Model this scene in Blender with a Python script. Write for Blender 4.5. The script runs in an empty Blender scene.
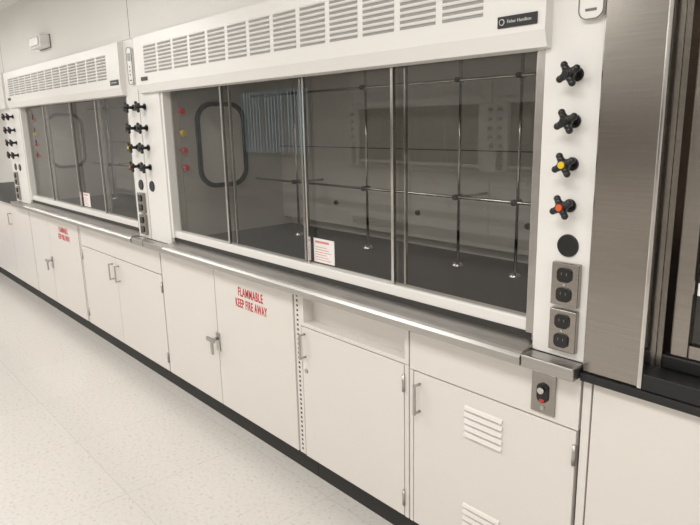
import bpy, bmesh, math
from mathutils import Matrix, Vector
sc=bpy.context.scene
try: sc.view_settings.view_transform='Standard'
except Exception: pass

# ---------------------------------------------------------------- materials
def newmat(name):
    m=bpy.data.materials.new(name);m.use_nodes=True
    nt=m.node_tree
    return m,nt,nt.nodes['Principled BSDF']
def paint(name,col,rough=.4,metal=0.0,var=.03,scale=6,coat=0):
    m,nt,p=newmat(name)
    n=nt.nodes.new('ShaderNodeTexNoise');n.inputs['Scale'].default_value=scale;n.inputs['Detail'].default_value=4
    tc=nt.nodes.new('ShaderNodeTexCoord');nt.links.new(tc.outputs['Object'],n.inputs['Vector'])
    r=nt.nodes.new('ShaderNodeValToRGB')
    r.color_ramp.elements[0].color=(*[c*(1-var) for c in col],1);r.color_ramp.elements[1].color=(*[min(1,c*(1+var)) for c in col],1)
    nt.links.new(n.outputs['Fac'],r.inputs[0]);nt.links.new(r.outputs[0],p.inputs['Base Color'])
    p.inputs['Roughness'].default_value=rough;p.inputs['Metallic'].default_value=metal
    if coat:p.inputs['Coat Weight'].default_value=coat
    return m
def steel(name,col,rough,stretch,bump=.02,contrast=.86):
    m,nt,p=newmat(name)
    tc=nt.nodes.new('ShaderNodeTexCoord');mp=nt.nodes.new('ShaderNodeMapping');mp.inputs['Scale'].default_value=stretch
    n=nt.nodes.new('ShaderNodeTexNoise');n.inputs['Scale'].default_value=3;n.inputs['Detail'].default_value=6
    nt.links.new(tc.outputs['Object'],mp.inputs['Vector']);nt.links.new(mp.outputs[0],n.inputs['Vector'])
    r=nt.nodes.new('ShaderNodeValToRGB');r.color_ramp.elements[0].position=.3;r.color_ramp.elements[1].position=.7
    r.color_ramp.elements[0].color=(*[c*contrast for c in col],1);r.color_ramp.elements[1].color=(*col,1)
    nt.links.new(n.outputs['Fac'],r.inputs[0]);nt.links.new(r.outputs[0],p.inputs['Base Color'])
    b=nt.nodes.new('ShaderNodeBump');b.inputs['Strength'].default_value=bump;nt.links.new(n.outputs['Fac'],b.inputs['Height']);nt.links.new(b.outputs[0],p.inputs['Normal'])
    p.inputs['Metallic'].default_value=1;p.inputs['Roughness'].default_value=rough
    return m
WHITE=paint('white_enamel',(.76,.74,.71),.3,var=.01)
CAB=paint('cabinet_enamel',(.72,.685,.64),.32,var=.01)
LINER=paint('hood_liner',(.56,.545,.515),.5,var=.03)
WALL=paint('wall_paint',(.75,.735,.705),.6,var=.01)
CEIL=paint('ceiling_tile',(.75,.74,.72),.8,var=.04,scale=60)
DARK=paint('dark_gap',(.035,.033,.03),.6)
SLOT=paint('vent_slot',(.16,.155,.145),.6)
GRIL=paint('grille_slot',(.33,.325,.31),.6)
BLACK=paint('black_plastic',(.010,.010,.010),.3)
EPOXY=paint('black_epoxy',(.008,.008,.009),.4,var=.15,scale=20)
RUBBER=paint('rubber_base',(.025,.024,.022),.6)
RED=paint('red_print',(.52,.02,.03),.5)
REDP=paint('red_plastic',(.6,.03,.02),.35)
YEL=paint('yellow_plastic',(.75,.5,.02),.35)
ORG=paint('orange_plastic',(.7,.10,.015),.35)
BLUE=paint('blue_plastic',(.03,.12,.4),.4)
GREYP=paint('grey_lcd',(.25,.29,.30),.3)
PAPER=paint('paper_label',(.8,.78,.76),.6)
PINK=paint('pink_print',(.65,.25,.25),.6)
SILVER=paint('silver_print',(.6,.6,.6),.4)
CHROME=steel('polished_steel',(.68,.66,.64),.16,(4,4,4),.0)
NICKEL=steel('satin_nickel',(.50,.48,.46),.3,(10,10,10),.0)
BRUSH=steel('brushed_steel',(.37,.345,.315),.22,(1.5,1.5,55),.04,.88)
AIRF=steel('airfoil_steel',(.48,.465,.445),.33,(1.2,60,60),.02)
def glass(name,tint,base):
    m=bpy.data.materials.new(name);m.use_nodes=True;nt=m.node_tree;nt.nodes.clear()
    o=nt.nodes.new('ShaderNodeOutputMaterial');mx=nt.nodes.new('ShaderNodeMixShader')
    t=nt.nodes.new('ShaderNodeBsdfTransparent');t.inputs[0].default_value=(*tint,1)
    g=nt.nodes.new('ShaderNodeBsdfGlossy');g.inputs['Roughness'].default_value=0.0;g.inputs[0].default_value=(1,1,1,1)
    lw=nt.nodes.new('ShaderNodeLayerWeight');lw.inputs[0].default_value=.5
    p=nt.nodes.new('ShaderNodeMath');p.operation='POWER';p.inputs[1].default_value=5.0
    a=nt.nodes.new('ShaderNodeMath');a.operation='MULTIPLY_ADD';a.inputs[1].default_value=.85;a.inputs[2].default_value=base;a.use_clamp=True
    nt.links.new(lw.outputs['Facing'],p.inputs[0]);nt.links.new(p.outputs[0],a.inputs[0]);nt.links.new(a.outputs[0],mx.inputs[0])
    nt.links.new(t.outputs[0],mx.inputs[1]);nt.links.new(g.outputs[0],mx.inputs[2]);nt.links.new(mx.outputs[0],o.inputs[0])
    return m
GLASS=glass('sash_glass',(.71,.705,.68),.055)
WGLASS=glass('shade_tinted_window',(.34,.28,.25),.07)  # dark brown tint stands in for the dim interior and brownish reflections
# floor
m,nt,p=newmat('vinyl_tile_floor')
tc=nt.nodes.new('ShaderNodeTexCoord')
n=nt.nodes.new('ShaderNodeTexNoise');n.inputs['Scale'].default_value=62;n.inputs['Detail'].default_value=3
nt.links.new(tc.outputs['Object'],n.inputs['Vector'])
r=nt.nodes.new('ShaderNodeValToRGB')
r.color_ramp.elements[0].position=.27;r.color_ramp.elements[0].color=(.53,.495,.45,1)
r.color_ramp.elements[1].position=.42;r.color_ramp.elements[1].color=(.665,.635,.595,1)
e=r.color_ramp.elements.new(.75);e.color=(.70,.67,.63,1)
nt.links.new(n.outputs['Fac'],r.inputs[0])
br=nt.nodes.new('ShaderNodeTexBrick');br.offset=0;br.inputs['Scale'].default_value=1
br.inputs['Brick Width'].default_value=.61;br.inputs['Row Height'].default_value=.61;br.inputs['Mortar Size'].default_value=.002;br.inputs['Mortar Smooth'].default_value=.3
br.inputs['Color1'].default_value=(1,1,1,1);br.inputs['Color2'].default_value=(.975,.975,.975,1);br.inputs['Mortar'].default_value=(.84,.83,.82,1)
nt.links.new(tc.outputs['Object'],br.inputs['Vector'])
mx=nt.nodes.new('ShaderNodeMix');mx.data_type='RGBA';mx.blend_type='MULTIPLY';mx.inputs[0].default_value=1
nt.links.new(r.outputs[0],mx.inputs[6]);nt.links.new(br.outputs['Color'],mx.inputs[7]);nt.links.new(mx.outputs[2],p.inputs['Base Color'])
p.inputs['Roughness'].default_value=.2
FLOOR=m

# ---------------------------------------------------------------- builders
class Obj:
    def __init__(s,name):
        s.e=bpy.data.objects.new(name,None);bpy.context.collection.objects.link(s.e);s.parts={};s.extra=[]
    def bm(s,part,mat):
        if part not in s.parts:s.parts[part]=(bmesh.new(),mat)
        return s.parts[part][0]
    def _merge(s,part,mat,t,M=None):
        if M is not None:bmesh.ops.transform(t,matrix=M,verts=t.verts)
        me=bpy.data.meshes.new('tmp');t.to_mesh(me);t.free();s.bm(part,mat).from_mesh(me);bpy.data.meshes.remove(me)
    def box(s,part,mat,x0,x1,y0,y1,z0,z1,bev=0.0,M=None):
        t=bmesh.new();bmesh.ops.create_cube(t,size=1)
        for v in t.verts:
            v.co=Vector(((x0+x1)/2+v.co.x*abs(x1-x0),(y0+y1)/2+v.co.y*abs(y1-y0),(z0+z1)/2+v.co.z*abs(z1-z0)))
        if bev:bmesh.ops.bevel(t,geom=list(t.edges),offset=bev,segments=2,affect='EDGES',profile=.5)
        s._merge(part,mat,t,M)
    def cyl(s,part,mat,a,b,r,r2=None,seg=20,bev=0):
        a=Vector(a);b=Vector(b);d=b-a
        t=bmesh.new();bmesh.ops.create_cone(t,cap_ends=True,segments=seg,radius1=r,radius2=r if r2 is None else r2,depth=d.length)
        if bev:
            eg=[e for e in t.edges if len(e.link_faces)==2 and any(len(f.verts)>4 for f in e.link_faces)]
            bmesh.ops.bevel(t,geom=eg,offset=bev,segments=2,affect='EDGES',profile=.5)
        for f in t.faces:f.smooth=len(f.verts)==4
        s._merge(part,mat,t,Matrix.Translation((a+b)/2)@d.to_track_quat('Z','Y').to_matrix().to_4x4())
    def prism(s,part,mat,pts,x0,x1,axis='x'):
        t=bmesh.new()
        def V(u,p):return (u,p[0],p[1]) if axis=='x' else (p[0],u,p[1])
        A=[t.verts.new(V(x0,p)) for p in pts];B=[t.verts.new(V(x1,p)) for p in pts]
        t.faces.new(A);t.faces.new(B[::-1])
        for i in range(len(pts)):
            j=(i+1)%len(pts);t.faces.new((A[j],A[i],B[i],B[j]))
        bmesh.ops.recalc_face_normals(t,faces=t.faces)
        s._merge(part,mat,t)
    def quad(s,part,mat,vs):
        t=bmesh.new();t.faces.new([t.verts.new(v) for v in vs]);s._merge(part,mat,t)
    def ring(s,part,mat,outer,inner,u0,u1,axis='x'):
        t=bmesh.new();n=len(outer)
        def V(u,p):return (u,p[0],p[1]) if axis=='x' else (p[0],u,p[1])
        o0=[t.verts.new(V(u0,p)) for p in outer];o1=[t.verts.new(V(u1,p)) for p in outer]
        i0=[t.verts.new(V(u0,p)) for p in inner];i1=[t.verts.new(V(u1,p)) for p in inner]
        for k in range(n):
            j=(k+1)%n
            t.faces.new((o0[k],o0[j],i0[j],i0[k]));t.faces.new((o1[k],i1[k],i1[j],o1[j]))
            t.faces.new((o0[k],o1[k],o1[j],o0[j]));t.faces.new((i0[k],i0[j],i1[j],i1[k]))
        bmesh.ops.recalc_face_normals(t,faces=t.faces);s._merge(part,mat,t)
    def text(s,part,mat,body,x,y,z,size,sx=1,align='CENTER',bold=0,sp=1.0):
        cu=bpy.data.curves.new(part,'FONT');cu.body=body;cu.size=size;cu.align_x=align;cu.align_y='CENTER';cu.extrude=.0006;cu.offset=bold;cu.space_character=sp
        o=bpy.data.objects.new(part,cu);o.location=(x,y,z);o.rotation_euler=(math.pi/2,0,0);o.scale=(sx,1,1)
        bpy.context.collection.objects.link(o);cu.materials.append(mat);s.extra.append(o)
    def done(s):
        for k,(b,mat) in s.parts.items():
            me=bpy.data.meshes.new(k);b.to_mesh(me);b.free();me.materials.append(mat)
            o=bpy.data.objects.new(k,me);bpy.context.collection.objects.link(o);o.parent=s.e
        for o in s.extra:o.parent=s.e
        return s.e
def instance(src,name,M):
    e=bpy.data.objects.new(name,None);bpy.context.collection.objects.link(e)
    for c in src.children:
        o=bpy.data.objects.new(c.name.split('.')[0],c.data);o.location=c.location;o.rotation_euler=c.rotation_euler;o.scale=c.scale
        bpy.context.collection.objects.link(o);o.parent=e
    e.matrix_world=M
    return e
def rrect(cx,cy,w,h,r,n=7):
    pts=[]
    for (sx,sy,a0) in ((1,1,0),(-1,1,90),(-1,-1,180),(1,-1,270)):
        for i in range(n):
            a=math.radians(a0+90*i/(n-1));pts.append((cx+sx*(w/2-r)+r*math.cos(a),cy+sy*(h/2-r)+r*math.sin(a)))
    return pts

# ---------------------------------------------------------------- room shell
def shell(name,mat,x0,x1,y0,y1,z0,z1):
    me=bpy.data.meshes.new(name);t=bmesh.new();bmesh.ops.create_cube(t,size=1)
    for v in t.verts:v.co=Vector(((x0+x1)/2+v.co.x*(x1-x0),(y0+y1)/2+v.co.y*(y1-y0),(z0+z1)/2+v.co.z*(z1-z0)))
    t.to_mesh(me);t.free();me.materials.append(mat);o=bpy.data.objects.new(name,me);bpy.context.collection.objects.link(o);return o
XL,XR,YF,YB,ZC=-12.0,3.5,-5.6,0.9,2.45
shell('floor',FLOOR,XL,XR,YF,YB,-.1,0)
shell('ceiling',CEIL,XL,XR,YF,YB,ZC,ZC+.1)
shell('wall_back',WALL,XL,XR,YB,YB+.1,0,ZC)
shell('wall_left',WALL,XL-.1,XL,YF,YB,0,ZC)
shell('wall_right',WALL,XR,XR+.1,YF,YB,0,ZC)
wx0,wx1,wz0,wz1=-11.5,-9.2,.9,2.2
shell('wall_front',WALL,wx1,XR,YF-.1,YF,0,ZC)
shell('wall_front_corner',WALL,XL,wx0,YF-.1,YF,0,ZC)
shell('wall_front_sill',WALL,wx0,wx1,YF-.1,YF,0,wz0)
shell('wall_front_header',WALL,wx0,wx1,YF-.1,YF,wz1,ZC)
w=Obj('window_1')
w.ring('frame',NICKEL,[(wx0,wz0),(wx1,wz0),(wx1,wz1),(wx0,wz1)],[(wx0+.05,wz0+.05),(wx1-.05,wz0+.05),(wx1-.05,wz1-.05),(wx0+.05,wz1-.05)],YF-.08,YF-.03,'y')
for i in range(1,3):
    x=wx0+(wx1-wx0)*i/3;w.box('mullions',NICKEL,x-.025,x+.025,YF-.08,YF-.03,wz0+.05,wz1-.05)
for i in range(21):
    x=wx0+.05+i*.107;w.box('vertical_blinds',LINER,x,x+.078,YF+.01,YF+.013,wz0-.02,wz1)
w.box('blind_rail',WHITE,wx0,wx1,YF,YF+.04,wz1,wz1+.05)
w.done()

# ---------------------------------------------------------------- soffit above hoods
s=Obj('wall_soffit')
s.box('panel',WALL,-6.15,-.745,0,.02,1.985,ZC)
for x in (-3.385,-5.99): s.box('seams',SLOT,x-.002,x+.002,-.0008,0,1.985,ZC)
s.done()

# ---------------------------------------------------------------- star knob
def knob(o,x,z,cap,y=-.045,r=.029):
    o.cyl('valve_escutcheons',BLACK,(x,-.0005,z),(x,-.006,z),.017,bev=.001)
    o.cyl('valve_stems',BLACK,(x,-.006,z),(x,y+.006,z),.009,.007)
    o.cyl('knob_hubs',BLACK,(x,y+.010,z),(x,y-.010,z),.0155,.0125,bev=.002)
    for k in range(4):
        a=math.radians(28+90*k);d=Vector((math.cos(a),0,math.sin(a)));c=Vector((x,y,z))
        o.cyl('knob_arms',BLACK,c+d*.006,c+d*(r-.003),.0105,.0072,12)
        t=bmesh.new();bmesh.ops.create_uvsphere(t,u_segments=12,v_segments=8,radius=.0088)
        for f in t.faces:f.smooth=True
        o._merge('knob_arms',BLACK,t,Matrix.Translation(c+d*(r-.005)))
    cm={'b':BLACK,'y':YEL,'r':ORG}[cap]
    o.cyl('knob_caps_'+cap,cm,(x,y-.010,z),(x,y-.0135,z),.0095,.008,bev=.001)
def outlet(o,x,z,w=.076,h=.114):
    o.box('outlet_boxes',BRUSH,x-w/2,x+w/2,-.018,0,z-h/2,z+h/2,.003)
    for dz in (.026,-.026):
        o.prism('receptacles',BLACK,rrect(x,z+dz,.040,.037,.012),-.0225,-.018,'y')
        for dx in (-.007,.007): o.box('receptacle_slots',SLOT,x+dx-.0009,x+dx+.0009,-.0230,-.0225,z+dz,z+dz+.007)
    o.cyl('outlet_screws',CHROME,(x,-.018,z),(x,-.0195,z),.003,seg=10)
def post(o,x0,x1,kx,side):
    o.box('corner_posts',WHITE,x0,x1,0,.10,.905,1.985,.004)
    for z,c in ((1.63,'b'),(1.52,'b'),(1.416,'y'),(1.312,'r')): knob(o,kx,z,c)
    o.cyl('port_plugs',BLACK,(kx,0,1.209),(kx,-.006,1.209),.03,.028,seg=28,bev=.001)
    outlet(o,kx+.005,1.109);outlet(o,kx+.005,.985)
    o.box('post_plinths',AIRF,x0,x1,-.055,.0,.868,.905,.004)
# ---------------------------------------------------------------- fume hood
h=Obj('fume_hood')
HX0,HX1=-3.343,-.745; SX0,SX1=-3.10,-.90
post(h,SX1,HX1,-.808,'r')
h.box('corner_posts',WHITE,HX0,SX0,0,.10,.905,1.985,.004)
for z in (1.63,1.52,1.416,1.312): knob(h,-3.275,z,'b')
h.cyl('port_plugs',BLACK,(-3.275,0,1.209),(-3.275,-.006,1.209),.03,.028,seg=28,bev=.001)
h.box('post_plinths',AIRF,HX0,SX0,-.055,0,.868,.905,.004)
h.prism('airfoil_sill',AIRF,[(-.05,.868),(-.058,.874),(-.06,.894),(-.052,.903),(.02,.925),(.02,.868)],SX0,SX1)
h.prism('airfoil_sill',AIRF,[(-.052,.9035),(-.046,.909),(-.03,.912),(-.03,.908)],SX0,SX1)
h.box('sill_gap',DARK,SX0,SX1,.02,.03,.905,.945)
h.box('side_panels',LINER,SX0-.04,SX0,.10,.82,.93,1.985)
h.box('side_panels',LINER,SX1,SX1+.04,.10,.82,.93,1.985)
h.box('post_reveals',NICKEL,SX1-.003,SX1,.002,.10,.93,1.70)
h.box('back_baffle',LINER,SX0,SX1,.74,.76,.98,1.90)
h.box('back_liner',LINER,SX0,SX1,.80,.82,.93,1.985)
h.box('baffle_slot',SLOT,SX0,SX1,.7385,.765,1.395,1.400)
for x in (-2.6,-2.0,-1.4): h.cyl('baffle_bolts',BLACK,(x,.74,1.10),(x,.73,1.10),.014,.011)
h.box('liner_top',LINER,SX0,SX1,.02,.82,1.94,1.985)
h.box('worktop',EPOXY,SX0-.04,SX1+.04,.03,.82,.87,.93)
PX0,PX1=HX0+.06,SX1+.018
h.prism('front_header_panel',WHITE,[(0,1.985),(-.03,1.975),(-.034,1.74),(-.022,1.70),(.012,1.695),(.012,1.985)],PX0,PX1)
G0=-3.165;st=.1633;gw=.138
def yat(z):return -.034+(z-1.74)*(.004/.235)
for g in range(13):
    x=G0+g*st
    for k in range(8):
        z=1.792+k*.0172;y=yat(z)
        h.box('vent_slots',GRIL,x,x+gw,y-.0008,y+.002,z,z+.0075)
        h.prism('vent_louvers',WHITE,[(y+.001,z+.0145),(y-.004,z+.0078),(y+.001,z+.0078)],x,x+gw)
h.box('name_plate',BLACK,-1.018,-.903,-.038,-.033,1.755,1.783,.001)
h.text('name_plate_print',SILVER,'Fisher Hamilton',-.953,-.0385,1.769,.0115,.95)
h.cyl('name_plate_ring',SILVER,(-1.004,-.038,1.769),(-1.004,-.0395,1.769),.008,seg=20)
h.cyl('name_plate_ring_core',BLACK,(-1.004,-.0395,1.769),(-1.004,-.040,1.769),.006,seg=20)
h.box('left_name_plate',BLACK,-3.21,-3.14,-.038,-.033,1.757,1.775)
mxx=-.775
h.prism('airflow_monitor',WHITE,rrect(mxx,1.845,.062,.19,.022),-.016,0,'y')
h.ring('monitor_bezel',SLOT,rrect(mxx,1.845,.063,.191,.0225),rrect(mxx,1.845,.058,.186,.020),-.0175,-.0155,'y')
h.prism('monitor_screen',GREYP,rrect(mxx,1.89,.035,.04,.004),-.018,-.016,'y')
for i in range(3): h.cyl('monitor_buttons',SLOT,(mxx,-.016,1.80+i*.02),(mxx,-.0185,1.80+i*.02),.004,seg=12)
h.box('monitor_label',SLOT,mxx-.014,mxx+.014,-.0170,-.016,1.768,1.774)
# sash
h.box('sash_bottom_rail',WHITE,SX0,SX1,.018,.062,.945,.982,.004)
h.box('sash_top_rail',NICKEL,SX0,SX1,.02,.062,1.70,1.72)
h.box('sash_left_stile',WHITE,SX0,SX0+.022,.008,.062,.945,1.72,.003)
h.box('sash_right_stile',NICKEL,SX1-.028,SX1,.008,.062,.945,1.72,.003)
h.box('sash_right_gasket',DARK,SX1-.034,SX1-.028,.03,.05,.945,1.72)
mull=[-3.09,-2.52,-1.956,-1.445,-.905]
for i in range(4):
    a,b=mull[i],mull[i+1];yy=.032 if i%2 else .05
    a2=a-(.02 if i else 0);b2=b+(.02 if i<3 else 0)
    h.quad('sash_glass',GLASS,[(a2,yy,.98),(b2,yy,.98),(b2,yy,1.71),(a2,yy,1.71)])
    if i>0:h.box('glass_edge_trim',CHROME,a2-.006,a2+.006,yy-.007,yy+.007,.98,1.71,.001)
    if i<3:h.box('glass_edge_trim',CHROME,b2-.004,b2+.004,yy-.006,yy+.006,.98,1.71,.001)
h.box('warning_sticker',PAPER,-1.925,-1.80,.047,.0495,.99,1.085)
for k in range(6): h.box('sticker_print',PINK,-1.915,-1.82-(k%3)*.012,.0466,.047,1.0+k*.010,1.0025+k*.010)
h.box('sticker_heading',PINK,-1.915,-1.83,.0465,.047,1.067,1.076)
for X,sg in ((SX0,1),(SX1,-1)):
    oo=rrect(.345,1.42,.31,.46,.10);ii=rrect(.345,1.42,.262,.412,.078)
    h.ring('side_window_gasket',BLACK,oo,ii,X,X+sg*.014)
    h.prism('side_window_pane',WALL,ii,X,X+sg*.004)
for (z,mt,nm) in ((1.60,REDP,'red'),(1.49,YEL,'yellow'),(1.40,REDP,'red'),(1.31,REDP,'red')):
    h.cyl('gas_cock_bodies',NICKEL,(SX0,.10,z),(SX0+.035,.10,z),.009)
    h.cyl('gas_cock_'+nm,mt,(SX0+.03,.10,z),(SX0+.055,.10,z),.018,.014,bev=.003)
for z in (1.55,1.33,1.22):h.cyl('inner_ports',BLACK,(SX1-.001,.17,z),(SX1-.012,.17,z),.022)
YL=.57
for x in (-1.34,-1.62,-2.17,-2.72):
    h.cyl('lattice_rods',CHROME,(x,YL,.93),(x,YL,1.90),.0062,seg=12)
    h.cyl('lattice_feet',CHROME,(x,YL,.93),(x,YL,.942),.026,.02,bev=.002)
    h.cyl('lattice_clamps',BLACK,(x,YL-.03,1.22),(x,YL+.014,1.22),.012,seg=12)
    h.cyl('lattice_clamps',BLACK,(x,YL-.03,1.68),(x,YL+.014,1.68),.010,seg=12)
for z in (1.22,1.68): h.cyl('lattice_rods',CHROME,(SX0,YL-.014,z),(SX1,YL-.014,z),.0062,seg=12)
for x in (-1.62,-2.72): h.cyl('lattice_rods',CHROME,(x+.012,YL,1.22),(x+.012,.74,1.22),.0062,seg=12)
hood=h.done()

# ---------------------------------------------------------------- base cabinets
def carcass(o,x0,x1,ztop=.868):
    o.box('carcass',CAB,x0,x1,.022,.60,.125,ztop)
    o.box('carcass_bottom_shadow',DARK,x0+.002,x1-.002,.020,.0225,.128,ztop-.003)
    o.box('toe_kick',RUBBER,x0,x1,.068,.60,0,.125)
def door(o,x0,x1,z0,z1,part='doors'):
    g=.0026;o.box(part,CAB,x0+g,x1-g,0,.0205,z0+g,z1-g,.0018)
def pull(o,x,z0,z1):
    for z in (z0+.006,z1-.006):o.cyl('pulls',NICKEL,(x,0,z),(x,-.026,z),.0045,seg=10)
    o.box('pulls',NICKEL,x-.005,x+.005,-.032,-.024,z0,z1,.002)
def hinge(o,x,z):o.cyl('hinges',NICKEL,(x,-.003,z-.03),(x,-.003,z+.03),.0055,seg=10)
def latch(o,x,z):
    o.box('latch_plate',NICKEL,x-.016,x+.02,-.005,0,z-.05,z+.045,.002)
    o.cyl('latch_handle',NICKEL,(x,-.005,z+.015),(x,-.035,z+.015),.008,seg=12)
    o.box('latch_handle',NICKEL,x-.045,x+.03,-.046,-.032,z+.004,z+.026,.004)
    o.box('latch_handle',NICKEL,x-.006,x+.012,-.046,-.034,z-.06,z+.02,.004)
def flammable(x0,x1,split,tx,tz):
    o=Obj('flammable_storage_cabinet');carcass(o,x0,x1)
    door(o,x0,split,.132,.862);door(o,split,x1-.045,.132,.862)
    latch(o,split,.475)
    o.box('perforated_strip',CAB,x1-.043,x1-.003,.006,.0205,.132,.862,.001)
    for k in range(34):
        z=.15+k*.0208;o.box('strip_perforations',DARK,x1-.028,x1-.018,.0052,.0065,z,z+.009)
    for dz,t in ((.028,'FLAMMABLE'),(-.028,'KEEP FIRE AWAY')):
        o.text('warning_lettering',RED,t,tx,-.0004,tz+dz,.058,.54 if 'KEEP' in t else .60,bold=.0011,sp=1.12)
    return o
o=flammable(-3.255,-1.975,-2.665,-2.345,.745);fc=o.done()
o=Obj('base_cabinet');carcass(o,-1.972,-1.365,.728)
o.box('recess_back',CAB,-1.972,-1.365,.05,.60,.728,.868)
o.ring('recess_frame',CAB,[(-1.970,.722),(-1.367,.722),(-1.367,.866),(-1.970,.866)],[(-1.95,.738),(-1.385,.738),(-1.385,.842),(-1.95,.842)],0,.05,'y')
door(o,-1.970,-1.387,.132,.720);pull(o,-1.945,.585,.695)
o.box('face_stile',CAB,-1.385,-1.367,0,.0205,.134,.720,.001)
o.cyl('lock',NICKEL,(-1.942,0,.53),(-1.942,-.004,.53),.009)
hinge(o,-1.388,.65);hinge(o,-1.388,.21);o.done()
o=Obj('vented_base_cabinet');carcass(o,-1.363,-.748)
o.box('face_panel',CAB,-1.361,-.750,0,.0205,.712,.866,.0015)
door(o,-1.345,-.752,.132,.710);o.box('face_stile',CAB,-1.361,-1.346,0,.0205,.134,.710,.001)
pull(o,-1.315,.565,.675);hinge(o,-.756,.64);hinge(o,-.756,.22)
for zt in (.655,.315):
    for k in range(5):
        z=zt-k*.0225
        o.prism('door_louvers',CAB,[(0,z+.004),(-.004,z),(-.0085,z-.008),(0,z-.008)],-1.125,-.985)
        o.box('louver_openings',SLOT,-1.123,-.987,-.0075,.0,z-.0092,z-.008)
o.box('service_plate',BRUSH,-.892,-.818,-.006,0,.728,.848,.002)
o.prism('service_socket',BLACK,rrect(-.855,.79,.034,.056,.015),-.011,-.006,'y')
o.cyl('service_plunger',CHROME,(-.855,-.011,.80),(-.855,-.022,.80),.009)
o.box('service_tag',REDP,-.862,-.848,-.0125,-.011,.765,.772)
o.cyl('service_screws',NICKEL,(-.855,-.006,.745),(-.855,-.009,.745),.006)
o.done()
o=flammable(-5.80,-4.555,-5.30,-4.93,.745);o.done()
o=Obj('double_door_base_cabinet');carcass(o,-4.553,-3.258)
door(o,-4.55,-3.262,.712,.862,'drawer_front');door(o,-4.55,-3.93,.132,.712);door(o,-3.93,-3.262,.132,.712)
pull(o,-3.985,.56,.67);pull(o,-3.885,.56,.67);hinge(o,-4.548,.64);hinge(o,-4.548,.22);hinge(o,-3.266,.64);hinge(o,-3.266,.22)
dc=o.done()
o=Obj('filler_panel_cabinet');carcass(o,-.745,1.20)
o.box('filler',CAB,-.743,-.72,0,.0205,.132,.862,.0015);door(o,-.718,.25,.132,.862);door(o,.25,1.198,.132,.862);o.done()
o=Obj('lab_bench');carcass(o,-8.4,-5.803)
for i in range(4): door(o,-8.4+i*.6475,-8.4+(i+1)*.6475,.132,.862);pull(o,-8.36+i*.6475,.66,.77)
o.box('black_benchtop',EPOXY,-8.42,-6.16,-.03,.62,.868,.905,.003)
o.done()

# ---------------------------------------------------------------- other hoods
PITCH=2.61
instance(hood,'fume_hood',Matrix.Translation((-PITCH,0,0)))
o=Obj('fume_hood_end_panel')
post(o,-6.14,-5.955,-6.02,'r');o.box('side_wall',WHITE,-6.14,-5.955,.1,.8,.87,1.985);o.box('header',WHITE,-6.14,-5.97,-.03,0,1.70,1.985);o.done()
R=Matrix.Rotation(math.pi,4,'Z')
for i,c in enumerate((-5.2,-7.8)):
    M=Matrix.Translation((c,-4.72,0))@R
    instance(hood,'fume_hood',M);instance(fc,'flammable_storage_cabinet',M)
    instance(dc,'double_door_base_cabinet',Matrix.Translation((c-2.59,-4.72,0))@R)
so=Obj('wall_soffit');so.box('panel',WALL,-7.05,0.5,-4.74,-4.72,1.985,ZC);so.done()

# ---------------------------------------------------------------- stainless hood on the right
o=Obj('stainless_steel_hood')
o.box('front_panel',BRUSH,-.743,-.592,-.012,.05,.888,2.44,.004)
o.box('front_panel_edge',CHROME,-.600,-.588,-.020,.05,.888,2.44,.004)
o.box('black_edge',EPOXY,-.743,1.2,-.022,.05,.866,.888,.002)
o.box('jamb',BRUSH,-.588,-.575,.05,.75,.93,2.44)
o.box('jamb',BRUSH,1.05,1.2,-.012,.75,.888,2.44)
o.box('back',BRUSH,-.588,1.2,.75,.78,.93,2.44)
o.box('worktop',EPOXY,-.588,1.2,-.018,.78,.888,.93,.003)
o.box('raised_lip',EPOXY,-.575,1.05,.05,.075,.93,.965,.004)
o.box('sash_stile',BRUSH,-.560,-.520,.055,.085,.965,2.40,.004)
o.box('inner_stile',BRUSH,-.505,-.475,.085,.105,.965,2.40,.004)
o.box('sash_stile',BRUSH,.98,1.02,.055,.085,.965,2.40,.004)
o.box('sash_rail',BRUSH,-.52,.98,.055,.085,.965,1.0,.004)
o.box('header',BRUSH,-.59,1.2,-.012,.05,2.05,2.44)
o.quad('sash_glass',WGLASS,[(-.52,.07,1.0),(.98,.07,1.0),(.98,.07,2.4),(-.52,.07,2.4)])
o.box('sash_label',PAPER,-.515,-.485,.066,.068,1.12,1.15)
o.done()

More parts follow.
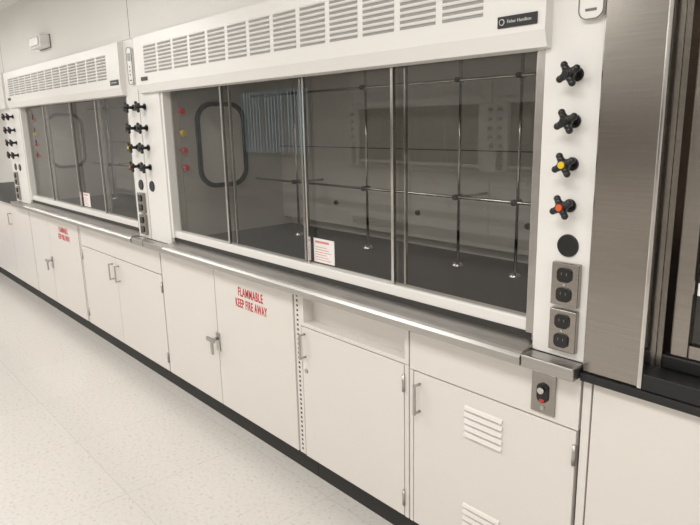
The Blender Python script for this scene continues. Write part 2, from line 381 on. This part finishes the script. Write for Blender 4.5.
o=Obj('wall_junction_box')
o.box('housing',PAPER,-4.93,-4.69,-.07,0,2.07,2.15,.008);o.box('cover',WHITE,-4.91,-4.71,-.078,-.07,2.082,2.138,.006)
o.box('box_shadow_rim',SLOT,-4.935,-4.685,-.004,0,2.066,2.154);o.done()  # dark rim around the housing, painted in as its shadow on the soffit
o=Obj('waste_bin');o.cyl('bin',BLUE,(-7.9,-.30,0),(-7.9,-.30,.42),.14,.17,bev=.005);o.cyl('lid',REDP,(-7.9,-.30,.42),(-7.9,-.30,.47),.175,.15,bev=.005);o.done()

# ---------------------------------------------------------------- lights
def troffer(x,y,p=25):
    o=Obj('ceiling_light_panel')
    for a in ((x-.62,x+.62,y-.32,y-.28),(x-.62,x+.62,y+.28,y+.32),(x-.62,x-.58,y-.28,y+.28),(x+.58,x+.62,y-.28,y+.28)):
        o.box('frame',WHITE,*a,ZC-.02,ZC)
    e=o.done()
    l=bpy.data.lights.new('lamp','AREA');l.shape='RECTANGLE';l.size=1.16;l.size_y=.56;l.energy=p;l.color=(1,.98,.955)
    lo=bpy.data.objects.new('lamp',l);lo.location=(x,y,ZC-.012);bpy.context.collection.objects.link(lo);lo.parent=e
for x in (-10.2,-7.8,-5.4,-3.0,-.6,1.8):
    for y in (-1.35,-3.5): troffer(x,y)
wd=bpy.data.worlds.new('w');sc.world=wd;wd.use_nodes=True;wd.node_tree.nodes['Background'].inputs[0].default_value=(.6,.86,1,1);wd.node_tree.nodes['Background'].inputs[1].default_value=2.6

# ---------------------------------------------------------------- camera
F=Vector((-.7329,.6436,-.2207));Rr=Vector((.6635,.7479,-.0219))
F.normalize();Rr=(Rr-F*Rr.dot(F)).normalized();U=Rr.cross(F)
cd=bpy.data.cameras.new('camera');cd.sensor_width=36;cd.lens=624.6/700*36;cd.clip_start=.02
co=bpy.data.objects.new('camera',cd);bpy.context.collection.objects.link(co)
M=Matrix((Rr,U,-F)).transposed().to_4x4();M.translation=Vector((0,-1.454,1.532));co.matrix_world=M
sc.camera=co
